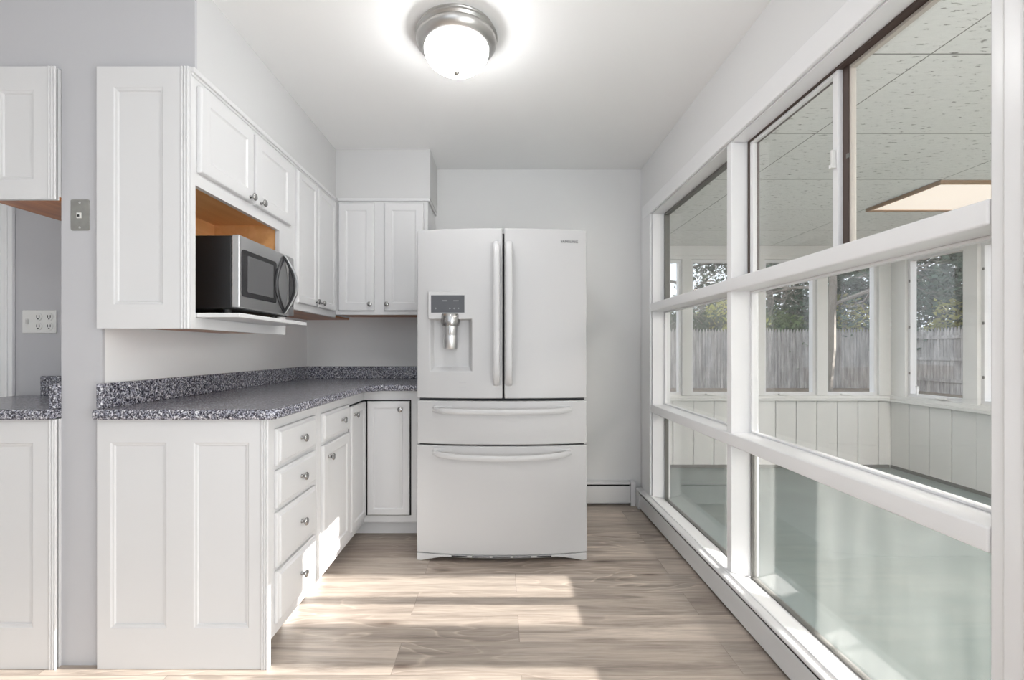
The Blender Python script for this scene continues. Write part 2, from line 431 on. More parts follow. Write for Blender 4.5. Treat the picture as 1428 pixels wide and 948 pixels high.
sb = prism(bm_new(), [(1.004, .1375), (1.004, .112), (1.14, .085), (1.14, .105), (1.02, .1375)], 'y', .80, 3.25)
link('sill', sb, M['trim'], win, bevel=.004)
def frame_loop(bm, x0, x1, y0, y1, z0, z1, wy, wz=None):
    wz = wz or wy
    box(bm, x0, x1, y0, y1, z0, z0+wz); box(bm, x0, x1, y0, y1, z1-wz, z1)
    box(bm, x0, x1, y0, y0+wy, z0+wz, z1-wz); box(bm, x0, x1, y1-wy, y1, z0+wz, z1-wz)
    return bm
YM0, YM1 = 2.012, 2.052
# upper far light: grey metal frame
link('metal_frame', frame_loop(bm_new(), 1.098, 1.13, YM1, 3.07, 1.435, 2.04, .022, .014), M['grey_metal'], win, bevel=.002)
link('pane', boxes((1.112, 1.116, YM1+.022, 3.048, 1.449, 2.026)), M['glass'], win)
# upper near light: two sliding sashes in a dark track
link('track', frame_loop(bm_new(), 1.088, 1.135, .946, YM0, 1.435, 2.04, .012, .008), M['bronze'], win, bevel=.001)
s1 = link('sash', frame_loop(bm_new(), 1.092, 1.110, 1.478, 2.0, 1.443, 2.032, .022, .012), M['trim'], win, bevel=.002)
tag(s1, 'far sliding sash with white latch')
link('pane', boxes((1.099, 1.103, 1.5, 1.978, 1.455, 2.02)), M['glass'], s1)
link('latch', boxes((1.080, 1.0918, 1.485, 1.495, 1.72, 1.775), (1.076, 1.0918, 1.484, 1.497, 1.715, 1.728)), M['plate_white'], s1, bevel=.002)
s2 = link('sash', frame_loop(bm_new(), 1.113, 1.131, .958, 1.475, 1.443, 2.032, .026, .012), M['tan'], win, bevel=.002)
link('weather_strip', boxes((1.108, 1.113, 1.455, 1.477, 1.443, 2.032)), M['bronze'], s2)
link('pane', boxes((1.120, 1.124, .984, 1.449, 1.455, 2.02)), M['glass'], s2)
link('catch', boxes((1.1065, 1.1125, 1.452, 1.462, 1.735, 1.75)), M['grey_metal'], s2, bevel=.001)
for y0, y1 in ((YM1, 3.07), (.946, YM0)):
    st = link('stop_bead', frame_loop(bm_new(), 1.10, 1.125, y0, y1, .755, 1.38, .012, .008), M['trim'], win, bevel=.002)
    link('pane', boxes((1.110, 1.114, y0+.012, y1-.012, .763, 1.372)), M['glass'], st)
    st = link('stop_bead', frame_loop(bm_new(), 1.10, 1.125, y0, y1, .112, .70, .012, .01), M['grey_metal'], win, bevel=.002)
    tag(st, 'grey metal bead around the low pane')
    link('pane', boxes((1.110, 1.114, y0+.012, y1-.012, .122, .69)), M['glass_dusty'], st)

# ------------------------------------------------------------------ the porch
PF, PC, PX, PY = -.095, 2.20, 4.04, 4.72
struct('floor_porch', boxes((1.14, PX, -1.2, PY, PF-.1, PF)), M['porch_floor'], 'grey-green painted floor of the porch', 'floor')
pc = boxes((1.14, PX+.12, -1.2, PY+.12, PC, PC+.1))
o = link('ceiling_porch', pc, M['tile'], loc=(0, 0, 0)); tag(o, 'dropped acoustic tile ceiling of the porch', 'ceiling', None, 'structure')
back_wins = [(1.36, 1.85), (2.0, 2.49), (2.76, 3.25), (3.41, 3.89)]
right_wins = [(4.015, 4.53, .69, 2.006), (3.32, 3.835, .69, 2.006), (1.84, 2.24, .69, 1.385), (1.02, 1.59, .69, 1.385), (.2, .8, .69, 1.385)]  # last three unseen, placed and cut low to shape the kitchen sun patches
ZS, ZT = .68, 2.035
e = .028
bw = bm_new()
box(bw, 1.14, PX+.12, PY+.02, PY+.12, PF, ZS-e); box(bw, 1.14, PX+.12, PY, PY+.12, ZT+e, PC)
xs = [1.14] + [v for a, b in back_wins for v in (a-e, b+e)] + [PX]
for a, b in zip(xs[::2], xs[1::2]): box(bw, a, b, PY, PY+.12, ZS-e, ZT+e)
# vertical wainscot boards
xb = 1.14; k = 0
while xb < PX-.01:
    x1 = min(xb+.213, PX); box(bw, xb+.003, x1-.003, PY-.002, PY+.02, PF, .60); xb = x1
box(bw, 1.14, PX, PY-.012, PY, 2.10, 2.2)
struct('wall_porch_back', bw, M['cream'], 'cream porch wall with casement windows above board wainscot', 'wall', bevel=.003)
rw = bm_new()
ys = [-1.2]
for a, b, c_, d in sorted(right_wins): ys += [a-e, b+e]
ys.append(PY)
for a, b in zip(ys[::2], ys[1::2]): box(rw, PX, PX+.12, a, b, PF, PC)
for a, b, c_, d in right_wins:
    box(rw, PX+.02, PX+.12, a-e, b+e, PF, c_-e); box(rw, PX, PX+.12, a-e, b+e, d+e, PC)
yb = PY
while yb > -1.19:
    y1 = max(yb-.213, -1.2); box(rw, PX-.004, PX+.02, y1+.003, yb-.003, PF, .60); yb = y1
struct('wall_porch_right', rw, M['cream'], 'cream side wall of the porch with tall casement windows', 'wall', bevel=.003)
struct('wall_porch_front', boxes((1.14, PX+.12, -1.32, -1.2, PF, PC)), M['cream'], 'near end wall of the porch', 'wall')
struct('wall_porch_house', boxes((1.02, 1.14, YB+.12, PY+.12, PF, PC)), M['cream'], 'house wall at the far end of the porch', 'wall')
struct('trim_2', boxes((1.14, PX-.05, PY-.05, PY-.003, .60, .622), (1.14, PX-.03, PY-.028, PY-.003, .622, .65)), M['cream'], 'window stool board along the far porch wall', 'trim', bevel=.003)
struct('trim_3', boxes((PX-.05, PX-.005, -1.2, PY-.003, .592, .622), (PX-.028, PX-.005, -1.2, PY-.003, .622, .655)), M['cream'], 'window stool board along the side porch wall', 'trim', bevel=.003)
struct('baseboard_porch', boxes((1.14, PX-.03, PY-.018, PY-.003, PF, PF+.03), (PX-.02, PX-.005, -1.2, PY-.018, PF, PF+.03)), M['grey_metal'], 'dark strip at the foot of the porch wainscot', 'baseboard')

def casement(n, plane, a, b, z0, z1, label):
    """plane 'y': in the far wall (a..b along x); 'x': in the side wall (a..b along y)"""
    def B(bm, u0, u1, d0, d1, z0_, z1_):
        return box(bm, u0, u1, PY+d0, PY+d1, z0_, z1_) if plane == 'y' else box(bm, PX+d0, PX+d1, u0, u1, z0_, z1_)
    base = ((a+b)/2, PY, z0) if plane == 'y' else (PX, (a+b)/2, z0)
    r = struct_root('window_%d' % n, base, label)
    bm = bm_new()
    B(bm, a-e, b+e, .03, .09, z0-e, z0); B(bm, a-e, b+e, .03, .09, z1, z1+e); B(bm, a-e, a, .03, .09, z0, z1); B(bm, b, b+e, .03, .09, z0, z1)
    link('frame', bm, M['trim'], r)
    bm = bm_new(); B(bm, a-.002, b+.002, .058, .062, z0-.002, z1+.002)
    link('pane', bm, M['glass_porch'], r)
    bm = bm_new(); m_ = a+.35*(b-a)
    B(bm, m_-.045, m_+.045, -.002, .028, z0-.026, z0-.012); B(bm, m_-.03, m_+.03, -.008, .0, z0-.022, z0-.016)
    link('crank', bm, M['cream'], r, bevel=.002)
    if plane == 'x':
        bm = bm_new()
        for zz in (z0+.2, (z0+z1)/2, z1-.2): B(bm, b-.001, b+.012, .022, .0301, zz-.012, zz+.012)
        link('hinge', bm, M['grey_metal'], r)
        bm = bm_new(); B(bm, b-.09, b-.075, .012, .03, z0-.01, z0+.075); B(bm, b-.10, b-.075, .008, .022, z0+.068, z0+.08)
        link('handle', bm, M['trim'], r, bevel=.003)
    return r
wl = ['porch casement nearest the kitchen wall, bare branches behind', 'porch casement with pale picket fence, second from the kitchen wall',
      'porch casement third from the kitchen wall, grey fence behind', 'porch casement next to the inside corner, on the far wall']
for i, (a, b) in enumerate(back_wins): casement(2+i, 'y', a, b, ZS, ZT, wl[i])
wr = ['first side-wall porch casement from the corner, with white lever handle', 'second side-wall porch casement from the corner, cut off by the near post',
      'unseen narrow porch window in the side wall, cut low to shape sunlight', 'unseen wide porch window in the middle of the side wall, cut low to shape sunlight', 'unseen porch window at the near end of the side wall, cut low to shape sunlight']
for i, (a, b, c_, d) in enumerate(right_wins): casement(6+i, 'x', a, b, c_, d, wr[i])

def porch_light(x0, x1, y0, y1, label, m='diffuser_fill'):
    t = thing('ceiling_light_panel', ((x0+x1)/2, (y0+y1)/2, PC), label, 'light panel', 'fluorescent panels of the porch ceiling')
    bm = bm_new(); z0, z1, f = PC-.022, PC, .022
    box(bm, x0, x1, y0, y0+f, z0, z1); box(bm, x0, x1, y1-f, y1, z0, z1); box(bm, x0, x0+f, y0+f, y1-f, z0, z1); box(bm, x1-f, x1, y0+f, y1-f, z0, z1)
    link('frame', bm, M['porch_frame'], t, bevel=.002)
    link('diffuser', boxes((x0+f, x1-f, y0+f, y1-f, PC-.012, PC-.002)), M[m], t)
porch_light(2.79, 4.0, 2.89, 3.49, 'lit warm white panel light in the porch tile ceiling, brown edge', 'diffuser')
porch_light(2.79, 4.0, 1.06, 1.66, 'added unseen fill panel in the porch ceiling behind the near window post')  # this panel and the next are out of view, added to brighten the porch
porch_light(2.79, 4.0, -.77, -.17, 'added unseen fill panel at the near end of the porch ceiling')

# ------------------------------------------------------------------ baseboard heaters
def heater(root, along, a, b, wallc, k=1.0):
    """along 'y': runs along y on wall x=wallc facing -x; 'x': along x on wall y=wallc facing -y"""
    ax = 'y' if along == 'y' else 'x'
    P = (lambda d, z: (wallc-d, z*k))
    def S(name, pts, m, bev=.002, a_=a, b_=b):
        return link(name, prism(bm_new(), [P(d, z) for d, z in pts], ax, a_, b_), m, root, bevel=bev)
    S('back_plate', [(.002, .03), (.006, .03), (.006, .1215), (.002, .1215)], M['heater'], 0)
    S('fin_core', [(.007, .035), (.036, .035), (.036, .11), (.007, .11)], M['dark'], 0)
    S('front_panel', [(.045, .016), (.051, .016), (.053, .113), (.047, .113)], M['heater'])
    S('hood', [(.001, .122), (.001, .134), (.046, .134), (.053, .129), (.053, .122), (.048, .122), (.047, .127), (.006, .127)], M['heater'])
    return S
t = thing('baseboard_heater', (.99, 1.0, 0), 'long white baseboard heater running under the interior window', 'heater')
S = heater(t, 'y', .76, 3.268, XW)
S('end_cap', [(.001, 0), (.055, 0), (.055, .131), (.048, .137), (.001, .137)], M['heater'], .002, 3.20, 3.269)
t = thing('baseboard_heater', (.7, 3.3, 0), 'short white baseboard heater on the back wall beside the fridge', 'heater')
S = heater(t, 'x', .50, .93, YB, 1.27)
S('end_cap', [(.001, 0), (.055, 0), (.055, .131), (.048, .137), (.001, .137)], M['heater'], .002, .931, .965)

# ------------------------------------------------------------------ cabinet kit
MX = lambda x: (lambda u, v, d: (x+d, u, v))          # faces +x: u = y, v = z
MY = lambda y: (lambda u, v, d: (u, y-d, v))          # faces -y: u = x, v = z
T = .018
DOOR = [(0, 0), (0, T-.007), (.003, T-.002), (.007, T), (.05, T), (.056, T-.006), (.066, T-.007), (.082, T-.0025)]
DOOR_SLIM = [(0, 0), (0, T-.007), (.003, T-.002), (.007, T), (.038, T), (.043, T-.006), (.050, T-.007), (.062, T-.0025)]
DRAWER = [(0, 0), (0, .010), (.003, .0125), (.011, .0135), (.016, .0195)]
RECESS = [(0, 0), (.004, -.003), (.010, -.004), (.013, -.009)]

kb = bm_new()
lathe(kb, [(.0, 0), (.008, 0), (.0065, .003), (.005, .008), (.0055, .013), (.011, .016), (.0155, .020), (.016, .023), (.0135, .026), (.0, .0275)], 24, 'z')
knob_mesh = bpy.data.meshes.new('knob'); bmesh.ops.recalc_face_normals(kb, faces=kb.faces); kb.to_mesh(kb_m := knob_mesh); kb.free()
for p in knob_mesh.polygons: p.use_smooth = True
knob_mesh.materials.append(M['chrome'])
def knob(parent, pos, facing):
    o = bpy.data.objects.new('knob', knob_mesh); C.objects.link(o); o.parent = parent
    o.location = Vector(pos) - WLOC[parent.name]
    o.rotation_euler = (0, math.pi/2, 0) if facing == 'x' else (math.pi/2, 0, 0)
    return o
def front(root, kind, u0, u1, v0, v1, plane, facing, kpos, rings):
    Mp = MX(plane) if facing == 'x' else MY(plane)
    o = link(kind, rings_front(bm_new(), u0, u1, v0, v1, rings, Mp), M['white'], root, bevel=.0012, seg=1)
    if kpos:
        u, v = kpos; d = rings[-1][1] if kind == 'drawer' else T-.003
        d = T if kind == 'door' else d
        knob(o, Mp(u, v, d-.001), facing)
    return o
def beads(bm, x0, n, step, y, z0, z1, r=.0045):
    for i in range(n):
        cx = x0+i*step
        pts = [(cx+r*math.cos(a), y - r*math.sin(a)) for a in [math.pi*k/8 for k in range(9)]]
        prism(bm, pts, 'z', z0, z1)
    return bm

# ------------------------------------------------------------------ base cabinets
FX, FYB, CB = -.824, 2.738, .877          # face planes, counter underside
YN = 1.60
t = thing('base_cabinet', (-1.1, 1.8, 0), 'white base cabinet with a stack of four drawers and a two-panel end', 'cabinet')
link('body', boxes((XL, FX-.02, YN+.02, 2.02, .09, CB)), M['white'], t)
# end panel
s_ = 635/YN
ex = lambda px: (px-699)/s_
ez = lambda py: H+(488-py)/s_
bm = panel_sheet(bm_new(), XL+.003, FX-.022, 0.0, CB, [(ex(154), ex(232), ez(876), ez(617)), (ex(270), ex(347), ez(876), ez(617))], RECESS, MY(YN))
box(bm, XL+.003, FX-.022, YN+.0101, YN+.02, 0, CB)
box(bm, XL, XL+.003, YN, YN+.02, 0, CB); box(bm, FX-.022, FX+.004, YN, YN+.02, 0, CB)
link('end_panel', bm, M['white'], t)
link('corner_bead', beads(bm_new(), FX-.016, 3, .009, YN, 0, CB), M['white'], t, smooth=True)
link('face_frame', boxes((FX-.02, FX, YN+.0201, 2.034, .085, CB)), M['white'], t, bevel=.002)
link('toe_kick', boxes((FX-.09, FX-.07, YN+.0201, 2.034, 0, .085)), M['white'], t)
for z0, z1 in ((.700, .836), (.545, .683), (.332, .530), (.128, .316)):
    front(t, 'drawer', 1.651, 1.992, z0, z1, FX, 'x', (1.835, (z0+z1)/2), DRAWER)

t = thing('base_cabinet', (-1.1, 2.2, 0), 'white base cabinet with one small drawer above a narrow door', 'cabinet')
link('body', boxes((XL, FX-.02, 2.036, 2.44, .09, CB)), M['white'], t)
link('face_frame', boxes((FX-.02, FX, 2.036, 2.446, .085, CB)), M['white'], t, bevel=.002)
link('toe_kick', boxes((FX-.09, FX-.07, 2.036, 2.446, 0, .085)), M['white'], t)
front(t, 'drawer', 2.076, 2.436, .700, .832, FX, 'x', (2.30, .768), DRAWER)
front(t, 'door', 2.076, 2.436, .124, .684, FX, 'x', (2.135, .622), DOOR)

t = thing('base_cabinet', (-1.0, 2.9, 0), 'white corner base cabinet with angled double-leaf door beside the fridge', 'cabinet')
link('body', boxes((XL, FX-.02, 2.448, YB, .09, CB), (FX-.02, -.484, FYB+.02, YB, .09, CB)), M['white'], t)
link('face_frame', boxes((FX-.02, FX, 2.448, FYB, .085, CB), (FX-.02, -.484, FYB, FYB+.02, .085, CB)), M['white'], t, bevel=.002)
link('toe_kick', boxes((FX-.09, FX-.07, 2.448, FYB+.07, 0, .085), (FX-.07, -.484, FYB+.05, FYB+.07, 0, .085)), M['white'], t)
link('door_gap', boxes((FX, FX+.0015, 2.452, FYB-.001, .128, .822), (FX+.002, -.541, FYB-.0015, FYB, .128, .822)), M['dark'], t)
front(t, 'door', 2.457, FYB-.022, .134, .815, FX+.002, 'x', (2.50, .765), DOOR_SLIM)
front(t, 'door', FX+.022, -.549, .134, .815, FYB-.002, 'y', (-.600, .768), DOOR_SLIM)

t = thing('base_cabinet', (-1.85, 1.8, 0), 'white base cabinet under the second counter, cut off by the photo edge', 'cabinet')
bm = panel_sheet(bm_new(), -2.16, XL-.145, 0, CB, [(-2.08, ex(46), ez(875), ez(618))], RECESS, MY(YN))
box(bm, -2.16, XL-.145, YN+.0101, YN+.02, 0, CB)
link('end_panel', bm, M['white'], t)
link('body', boxes((-2.16, XL-.147, YN+.0201, 2.078, .09, CB)), M['white'], t)
link('corner_bead', beads(bm_new(), ex(70), 3, .0095, YN, 0, CB), M['white'], t, smooth=True)

# ------------------------------------------------------------------ worktops
t = thing('countertop', (-1.1, 2.4, CB), 'grey speckled L-shaped countertop over the white base cabinets', 'countertop')
bm = prism(bm_new(), [(XL, 1.572), (-.806, 1.572), (-.780, 1.598), (-.780, 2.60), (-.705, 2.694), (-.468, 2.694), (-.468, YB), (XL, YB)], 'z', CB+.0005, .915)
link('worktop', bm, M['stone'], t, bevel=.012, seg=3)
link('backsplash', boxes((XL, XL+.02, 1.595, YB, .915, 1.003)), M['stone'], t, bevel=.003)
link('backsplash', boxes((XL+.02, -.468, YB-.02, YB, .915, 1.003)), M['stone'], t, bevel=.003)
t = thing('countertop', (-1.85, 1.8, CB), 'grey speckled countertop behind the partition wall end, with low splash', 'countertop')
link('worktop', boxes((-2.2, XL-.145, 1.572, 2.079, CB+.0005, .915)), M['stone'], t, bevel=.012, seg=3)
link('backsplash', boxes((XL-.167, XL-.146, 1.597, 2.058, .915, 1.003)), M['stone'], t, bevel=.003)
link('backsplash', boxes((-2.085, XL-.146, 2.058, 2.079, .915, 1.003)), M['stone'], t, bevel=.003)

# ------------------------------------------------------------------ upper cabinets
UX, UZ = -1.09, 2.116
t = thing('wall_cabinet', (-1.25, 2.0, 1.197), 'white upper cabinet with open orange wood microwave niche', 'cabinet')
su = 635/1.598
ux = lambda px: (px-699)/394
uz = lambda py: H+(488-py)/394
bm = panel_sheet(bm_new(), XL+.003, UX-.034, 1.197, UZ, [(ux(163), ux(231), uz(425), uz(124))], RECESS, MY(1.598))
box(bm, XL+.003, UX-.034, 1.6081, 1.612, 1.197, UZ)
box(bm, XL, XL+.003, 1.598, 1.612, 1.197, UZ); box(bm, UX-.034, UX, 1.598, 1.612, 1.197, UZ)
link('end_panel', bm, M['white'], t)
link('corner_bead', beads(bm_new(), UX-.030, 3, .010, 1.598, 1.197, UZ), M['white'], t, smooth=True)
link('body', boxes((XL, UX-.02, 1.6121, 2.394, 1.752, UZ), (XL, UX-.02, 2.26, 2.394, 1.34, 1.752)), M['white'], t)
ff = bm_new()
F0, F1 = UX-.02, UX
box(ff, F0, F1, 1.6121, 1.6235, 1.197, UZ); box(ff, F0, F1, 1.6235, 2.394, 1.708, UZ)
box(ff, F0, F1, 2.237, 2.394, 1.34, 1.708); box(ff, F0, F1, 2.237, 2.30, 1.197, 1.34); box(ff, F0, F1, 1.6235, 2.237, 1.197, 1.237)
link('face_frame', ff, M['white'], t)
ni = boxes((XL, XL+.008, 1.6121, 2.26, 1.24, 1.752), (XL+.008, F0, 1.6121, 2.26, 1.735, 1.752), (XL+.008, F0, 2.243, 2.26, 1.255, 1.735), (XL+.008, F0, 1.6121, 1.62, 1.255, 1.735), (XL+.008, XL+.03, 1.62, 2.0, 1.655, 1.685))
tag(link('niche_lining', ni, M['orange_wood'], t), 'orange varnished lining of the open niche')
link('shelf', boxes((XL+.008, F1, 1.6236, 2.236, 1.238, 1.254), (F1, -.935, 1.628, 2.19, 1.238, 1.254)), M['white'], t, bevel=.003)
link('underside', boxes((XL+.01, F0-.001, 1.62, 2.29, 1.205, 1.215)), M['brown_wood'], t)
link('crown_trim', boxes((F0, UX+.012, 1.599, 2.394, 2.098, 2.117), (F0, UX+.006, 1.599, 2.394, 2.088, 2.098)), M['white'], t, bevel=.003)
front(t, 'door', 1.630, 1.979, 1.756, 2.066, UX, 'x', (1.945, 1.775), DOOR)
front(t, 'door', 1.995, 2.335, 1.756, 2.066, UX, 'x', (2.03, 1.775), DOOR)

t = thing('wall_cabinet', (-1.25, 2.7, 1.335), 'white upper cabinet with two narrow doors in the inside corner', 'cabinet')
link('body', boxes((XL, UX-.02, 2.396, YB, 1.352, UZ)), M['white'], t)
link('face_frame', boxes((F0, F1, 2.396, 2.994, 1.335, UZ)), M['white'], t, bevel=.002)
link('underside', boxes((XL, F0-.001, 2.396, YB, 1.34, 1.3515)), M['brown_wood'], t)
link('crown_trim', boxes((F0, UX+.012, 2.396, 2.98, 2.098, 2.117), (F0, UX+.006, 2.396, 2.985, 2.088, 2.098)), M['white'], t, bevel=.003)
front(t, 'door', 2.412, 2.668, 1.372, 2.078, UX, 'x', (2.635, 1.40), DOOR_SLIM)
front(t, 'door', 2.684, 2.962, 1.372, 2.078, UX, 'x', (2.715, 1.40), DOOR_SLIM)

t = thing('wall_cabinet', (-.8, 3.15, 1.335), 'white upper cabinet with two doors on the back wall next to the fridge', 'cabinet')
link('body', boxes((F0+.02, -.482, 3.016, YB, 1.372, UZ)), M['white'], t)
link('face_frame', boxes((F0+.02, -.482, 2.996, 3.016, 1.353, UZ)), M['white'], t, bevel=.002)
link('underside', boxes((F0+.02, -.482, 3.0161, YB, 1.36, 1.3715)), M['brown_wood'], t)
link('crown_trim', boxes((-1.075, -.470, 2.984, 3.016, 2.098, 2.117), (-.482, -.470, 3.016, YB, 2.098, 2.117)), M['white'], t, bevel=.003)
front(t, 'door', -1.068, -.832, 1.378, 2.086, 2.996, 'y', (-.856, 1.42), DOOR)
front(t, 'door', -.766, -.508, 1.378, 2.086, 2.996, 'y', (-.746, 1.42), DOOR)

t = thing('wall_cabinet', (-1.69, 1.85, 1.65), 'white upper cabinet with brown underside above the second counter', 'cabinet')
bm = panel_sheet(bm_new(), -1.815, XL-.145, 1.65, UZ, [(ux(-4)+.02, ux(52), uz(252), uz(128))], RECESS, MY(1.598))
box(bm, -1.815, XL-.145, 1.6081, 1.612, 1.65, UZ)
link('end_panel', bm, M['white'], t)
link('body', boxes((-1.815, XL-.147, 1.6121, 2.078, 1.664, UZ)), M['white'], t)
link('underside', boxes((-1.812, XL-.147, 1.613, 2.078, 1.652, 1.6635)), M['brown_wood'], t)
link('corner_bead', beads(bm_new(), ux(74), 3, .010, 1.598, 1.65, UZ), M['white'], t, smooth=True)

# ------------------------------------------------------------------ microwave
MY0, MY1, MXF, MZ0, MZ1 = 1.712, 2.168, -.985, 1.277, 1.556
t = thing('microwave', (-1.17, 1.94, 1.2545), 'stainless steel microwave with black sides in the orange wood niche', 'microwave')
link('case', boxes((-1.375, MXF-.03, MY0+.003, MY1-.003, MZ0, MZ1-.002)), M['black'], t, bevel=.006)
for y in (MY0+.05, MY1-.05):
    for x in (-1.33, -1.06): link('foot', lathe(bm_new(), [(0, 1.2545), (.014, 1.2545), (.016, MZ0), (0, MZ0)], 16, 'z', (x, y, 0)), M['black'], t)
d = link('door', boxes((MXF-.03, MXF, MY0, 2.105, MZ0+.004, MZ1)), M['steel'], t, bevel=.004)
def rounded(y0, y1, z0, z1, r, n=6):
    pts = []
    for cy, cz, a0 in ((y1-r, z1-r, 0), (y0+r, z1-r, 90), (y0+r, z0+r, 180), (y1-r, z0+r, 270)):
        for k in range(n+1):
            a = math.radians(a0+90*k/n); pts.append((cy+r*math.cos(a), cz+r*math.sin(a)))
    return pts
link('window_bezel', prism(bm_new(), rounded(1.727, 1.995, 1.325, 1.505, .014), 'x', MXF, MXF+.0015), M['black_gloss'], d)
link('window', prism(bm_new(), rounded(1.765, 1.965, 1.345, 1.487, .006), 'x', MXF+.0015, MXF+.0025), M['mw_mesh'], d)
cz = (MZ0+MZ1)/2; hz = .130
def arc_pts(y0, bulge, n=16): return [(y0+bulge*math.cos(math.pi/2*s), cz+hz*s) for s in [-1+2*k/n for k in range(n+1)]]
L = arc_pts(2.055, -.078); R = arc_pts(2.055, .040)
link('handle_plate', prism(bm_new(), L + R[::-1][1:-1], 'x', MXF, MXF+.004), M['black_gloss'], d)
L2 = arc_pts(2.062, -.058); R2 = arc_pts(2.062, .030)
link('handle_recess', prism(bm_new(), [(y, cz+(z-cz)*.86) for y, z in L2 + R2[::-1][1:-1]], 'x', MXF+.004, MXF+.006), M['grey_oval'], d)
path = [(MXF+.004+.046*math.cos(math.pi/2*s), 2.066+.024*math.cos(math.pi/2*s), cz+hz*s) for s in [-1+k/10 for k in range(21)]]
hd = link('handle', sweep(bm_new(), path, .006, .0045, (0, 1, 0)), M['steel'], d, smooth=True)
path = [(MXF+.003+.036*math.cos(math.pi/2*s), 2.062+.020*math.cos(math.pi/2*s), cz+hz*.97*s) for s in [-1+k/10 for k in range(21)]]
link('handle_grip', sweep(bm_new(), path, .007, .005, (0, 1, 0)), M['black'], hd, smooth=True)
cp = link('control_panel', boxes((MXF-.03, MXF-.002, 2.107, MY1, MZ0+.004, MZ1)), M['steel'], t, bevel=.003)
link('keypad', prism(bm_new(), rounded(2.118, 2.160, 1.325, 1.515, .012), 'x', MXF-.002, MXF), M['black_gloss'], cp)

# ------------------------------------------------------------------ fridge
FC, FH = .0035, .4545
yf = lambda x: 2.393 + .045*abs((x-FC)/FH)**2.2
t = thing('refrigerator', (FC, 2.8, 0), 'white French-door refrigerator with ice dispenser and two bottom drawers', 'refrigerator')
link('case', boxes((-.448, .455, 2.47, 3.2, .05, 1.748)), M['enamel'], t, bevel=.006)
link('gasket', boxes((-.440, .447, 2.462, 2.4701, .06, 1.75)), M['gasket'], t)
def slab(x0, x1, z0, z1, recess=None):
    bm = bm_new()
    nx = 14
    xs_ = {round(x0+(x1-x0)*i/nx, 5) for i in range(nx+1)}; zs_ = {z0, z1}
    if recess:
        xs_ = {x for x in xs_ if abs(x-recess[0]) > .008 and abs(x-recess[1]) > .008} | {recess[0], recess[1]}; zs_ |= {recess[2], recess[3]}
    xs_ = sorted(xs_); zs_ = sorted(zs_)
    F = {(x, z): bm.verts.new((x, yf(x), z)) for x in xs_ for z in zs_}
    yb_ = 2.4615
    Bk = {(x, z): bm.verts.new((x, yb_, z)) for x in xs_ for z in (z0, z1)}
    for a, b in zip(xs_, xs_[1:]):
        for c_, d_ in zip(zs_, zs_[1:]):
            if recess and recess[0]-1e-6 <= a and b <= recess[1]+1e-6 and c_ >= recess[2]-1e-6 and d_ <= recess[3]+1e-6: continue
            bm.faces.new([F[a, c_], F[b, c_], F[b, d_], F[a, d_]])
        bm.faces.new([F[a, z0], Bk[a, z0], Bk[b, z0], F[b, z0]]); bm.faces.new([F[a, z1], F[b, z1], Bk[b, z1], Bk[a, z1]])
        bm.faces.new([Bk[a, z0], Bk[a, z1], Bk[b, z1], Bk[b, z0]])
    for x in (x0, x1):
        bm.faces.new([F[x, z] for z in zs_] + [Bk[x, z1], Bk[x, z0]])
    if recess:
        rx = [x for x in xs_ if recess[0]-1e-6 <= x <= recess[1]+1e-6]
        dep = 2.455
        A = [F[x, recess[2]] for x in rx]; Bv = [F[x, recess[3]] for x in rx]
        i_ = .016
        sx = lambda x: recess[0]+i_+(x-recess[0])*(recess[1]-recess[0]-2*i_)/(recess[1]-recess[0])
        A2 = [bm.verts.new((sx(x), dep, recess[2]+.022)) for x in rx]; B2 = [bm.verts.new((sx(x), dep, recess[3])) for x in rx]
        for k in range(len(rx)-1):
            bm.faces.new([A[k], A[k+1], A2[k+1], A2[k]]); bm.faces.new([Bv[k+1], Bv[k], B2[k], B2[k+1]])
            bm.faces.new([A2[k], A2[k+1], B2[k+1], B2[k]])
        bm.faces.new([A[0], A2[0], B2[0], Bv[0]]); bm.faces.new([A[-1], Bv[-1], B2[-1], A2[-1]])
    return bm
ZD0, ZD1 = .866, 1.762
dl = link('door', slab(-.4505, .0065, ZD0, ZD1, (-.378, -.155, 1.008, 1.283)), M['enamel'], t, bevel=.006, seg=3)
tag(dl, 'door with ice and water dispenser')
dr = link('door', slab(.0165, .4575, ZD0, ZD1), M['enamel'], t, bevel=.006, seg=3)
tag(dr, 'plain door with small brand lettering')
w1 = link('drawer', slab(-.4505, .4575, .622, .852), M['enamel'], t, bevel=.006, seg=3)
w2 = link('drawer', slab(-.4525, .4595, .040, .614), M['enamel'], t, bevel=.006, seg=3)
def vhandle(par, x):
    y0 = yf(x)
    path = [(x, y0+.004, .940), (x, y0-.012, .947), (x, y0-.032, .965), (x, y0-.044, 1.0)]
    path += [(x, y0-.046, 1.0+.6*k/8) for k in range(1, 8)]
    path += [(x, y0-.044, 1.62), (x, y0-.032, 1.66), (x, y0-.012, 1.678), (x, y0+.004, 1.685)]
    link('handle', sweep(bm_new(), path, .0165, .009, (1, 0, 0)), M['enamel_handle'], par, smooth=True)
vhandle(dl, -.0245); vhandle(dr, .0405)
def hhandle(par, z, droop, thick):
    path = []
    n = 28
    for k in range(n+1):
        s = -1+2*k/n; x = FC+.002+.366*s
        out = .048*(1-abs(s)**10)
        path.append((x, yf(x)-out+.006, z-droop*(1-abs(s)**2.2)))
    link('handle', sweep(bm_new(), path, thick, .008, (0, 0, 1)), M['enamel_handle'], par, smooth=True)
    for sx in (-1, 1):
        xa = FC+.002+sx*.312
        link('handle_mount', boxes((xa-.05, xa+.05, yf(xa)-.006, yf(xa)+.01, z+.004, z+.022)), M['enamel_handle'], par, bevel=.002)
hhandle(w1, .806, .006, .014)
hhandle(w2, .578, .018, .015)
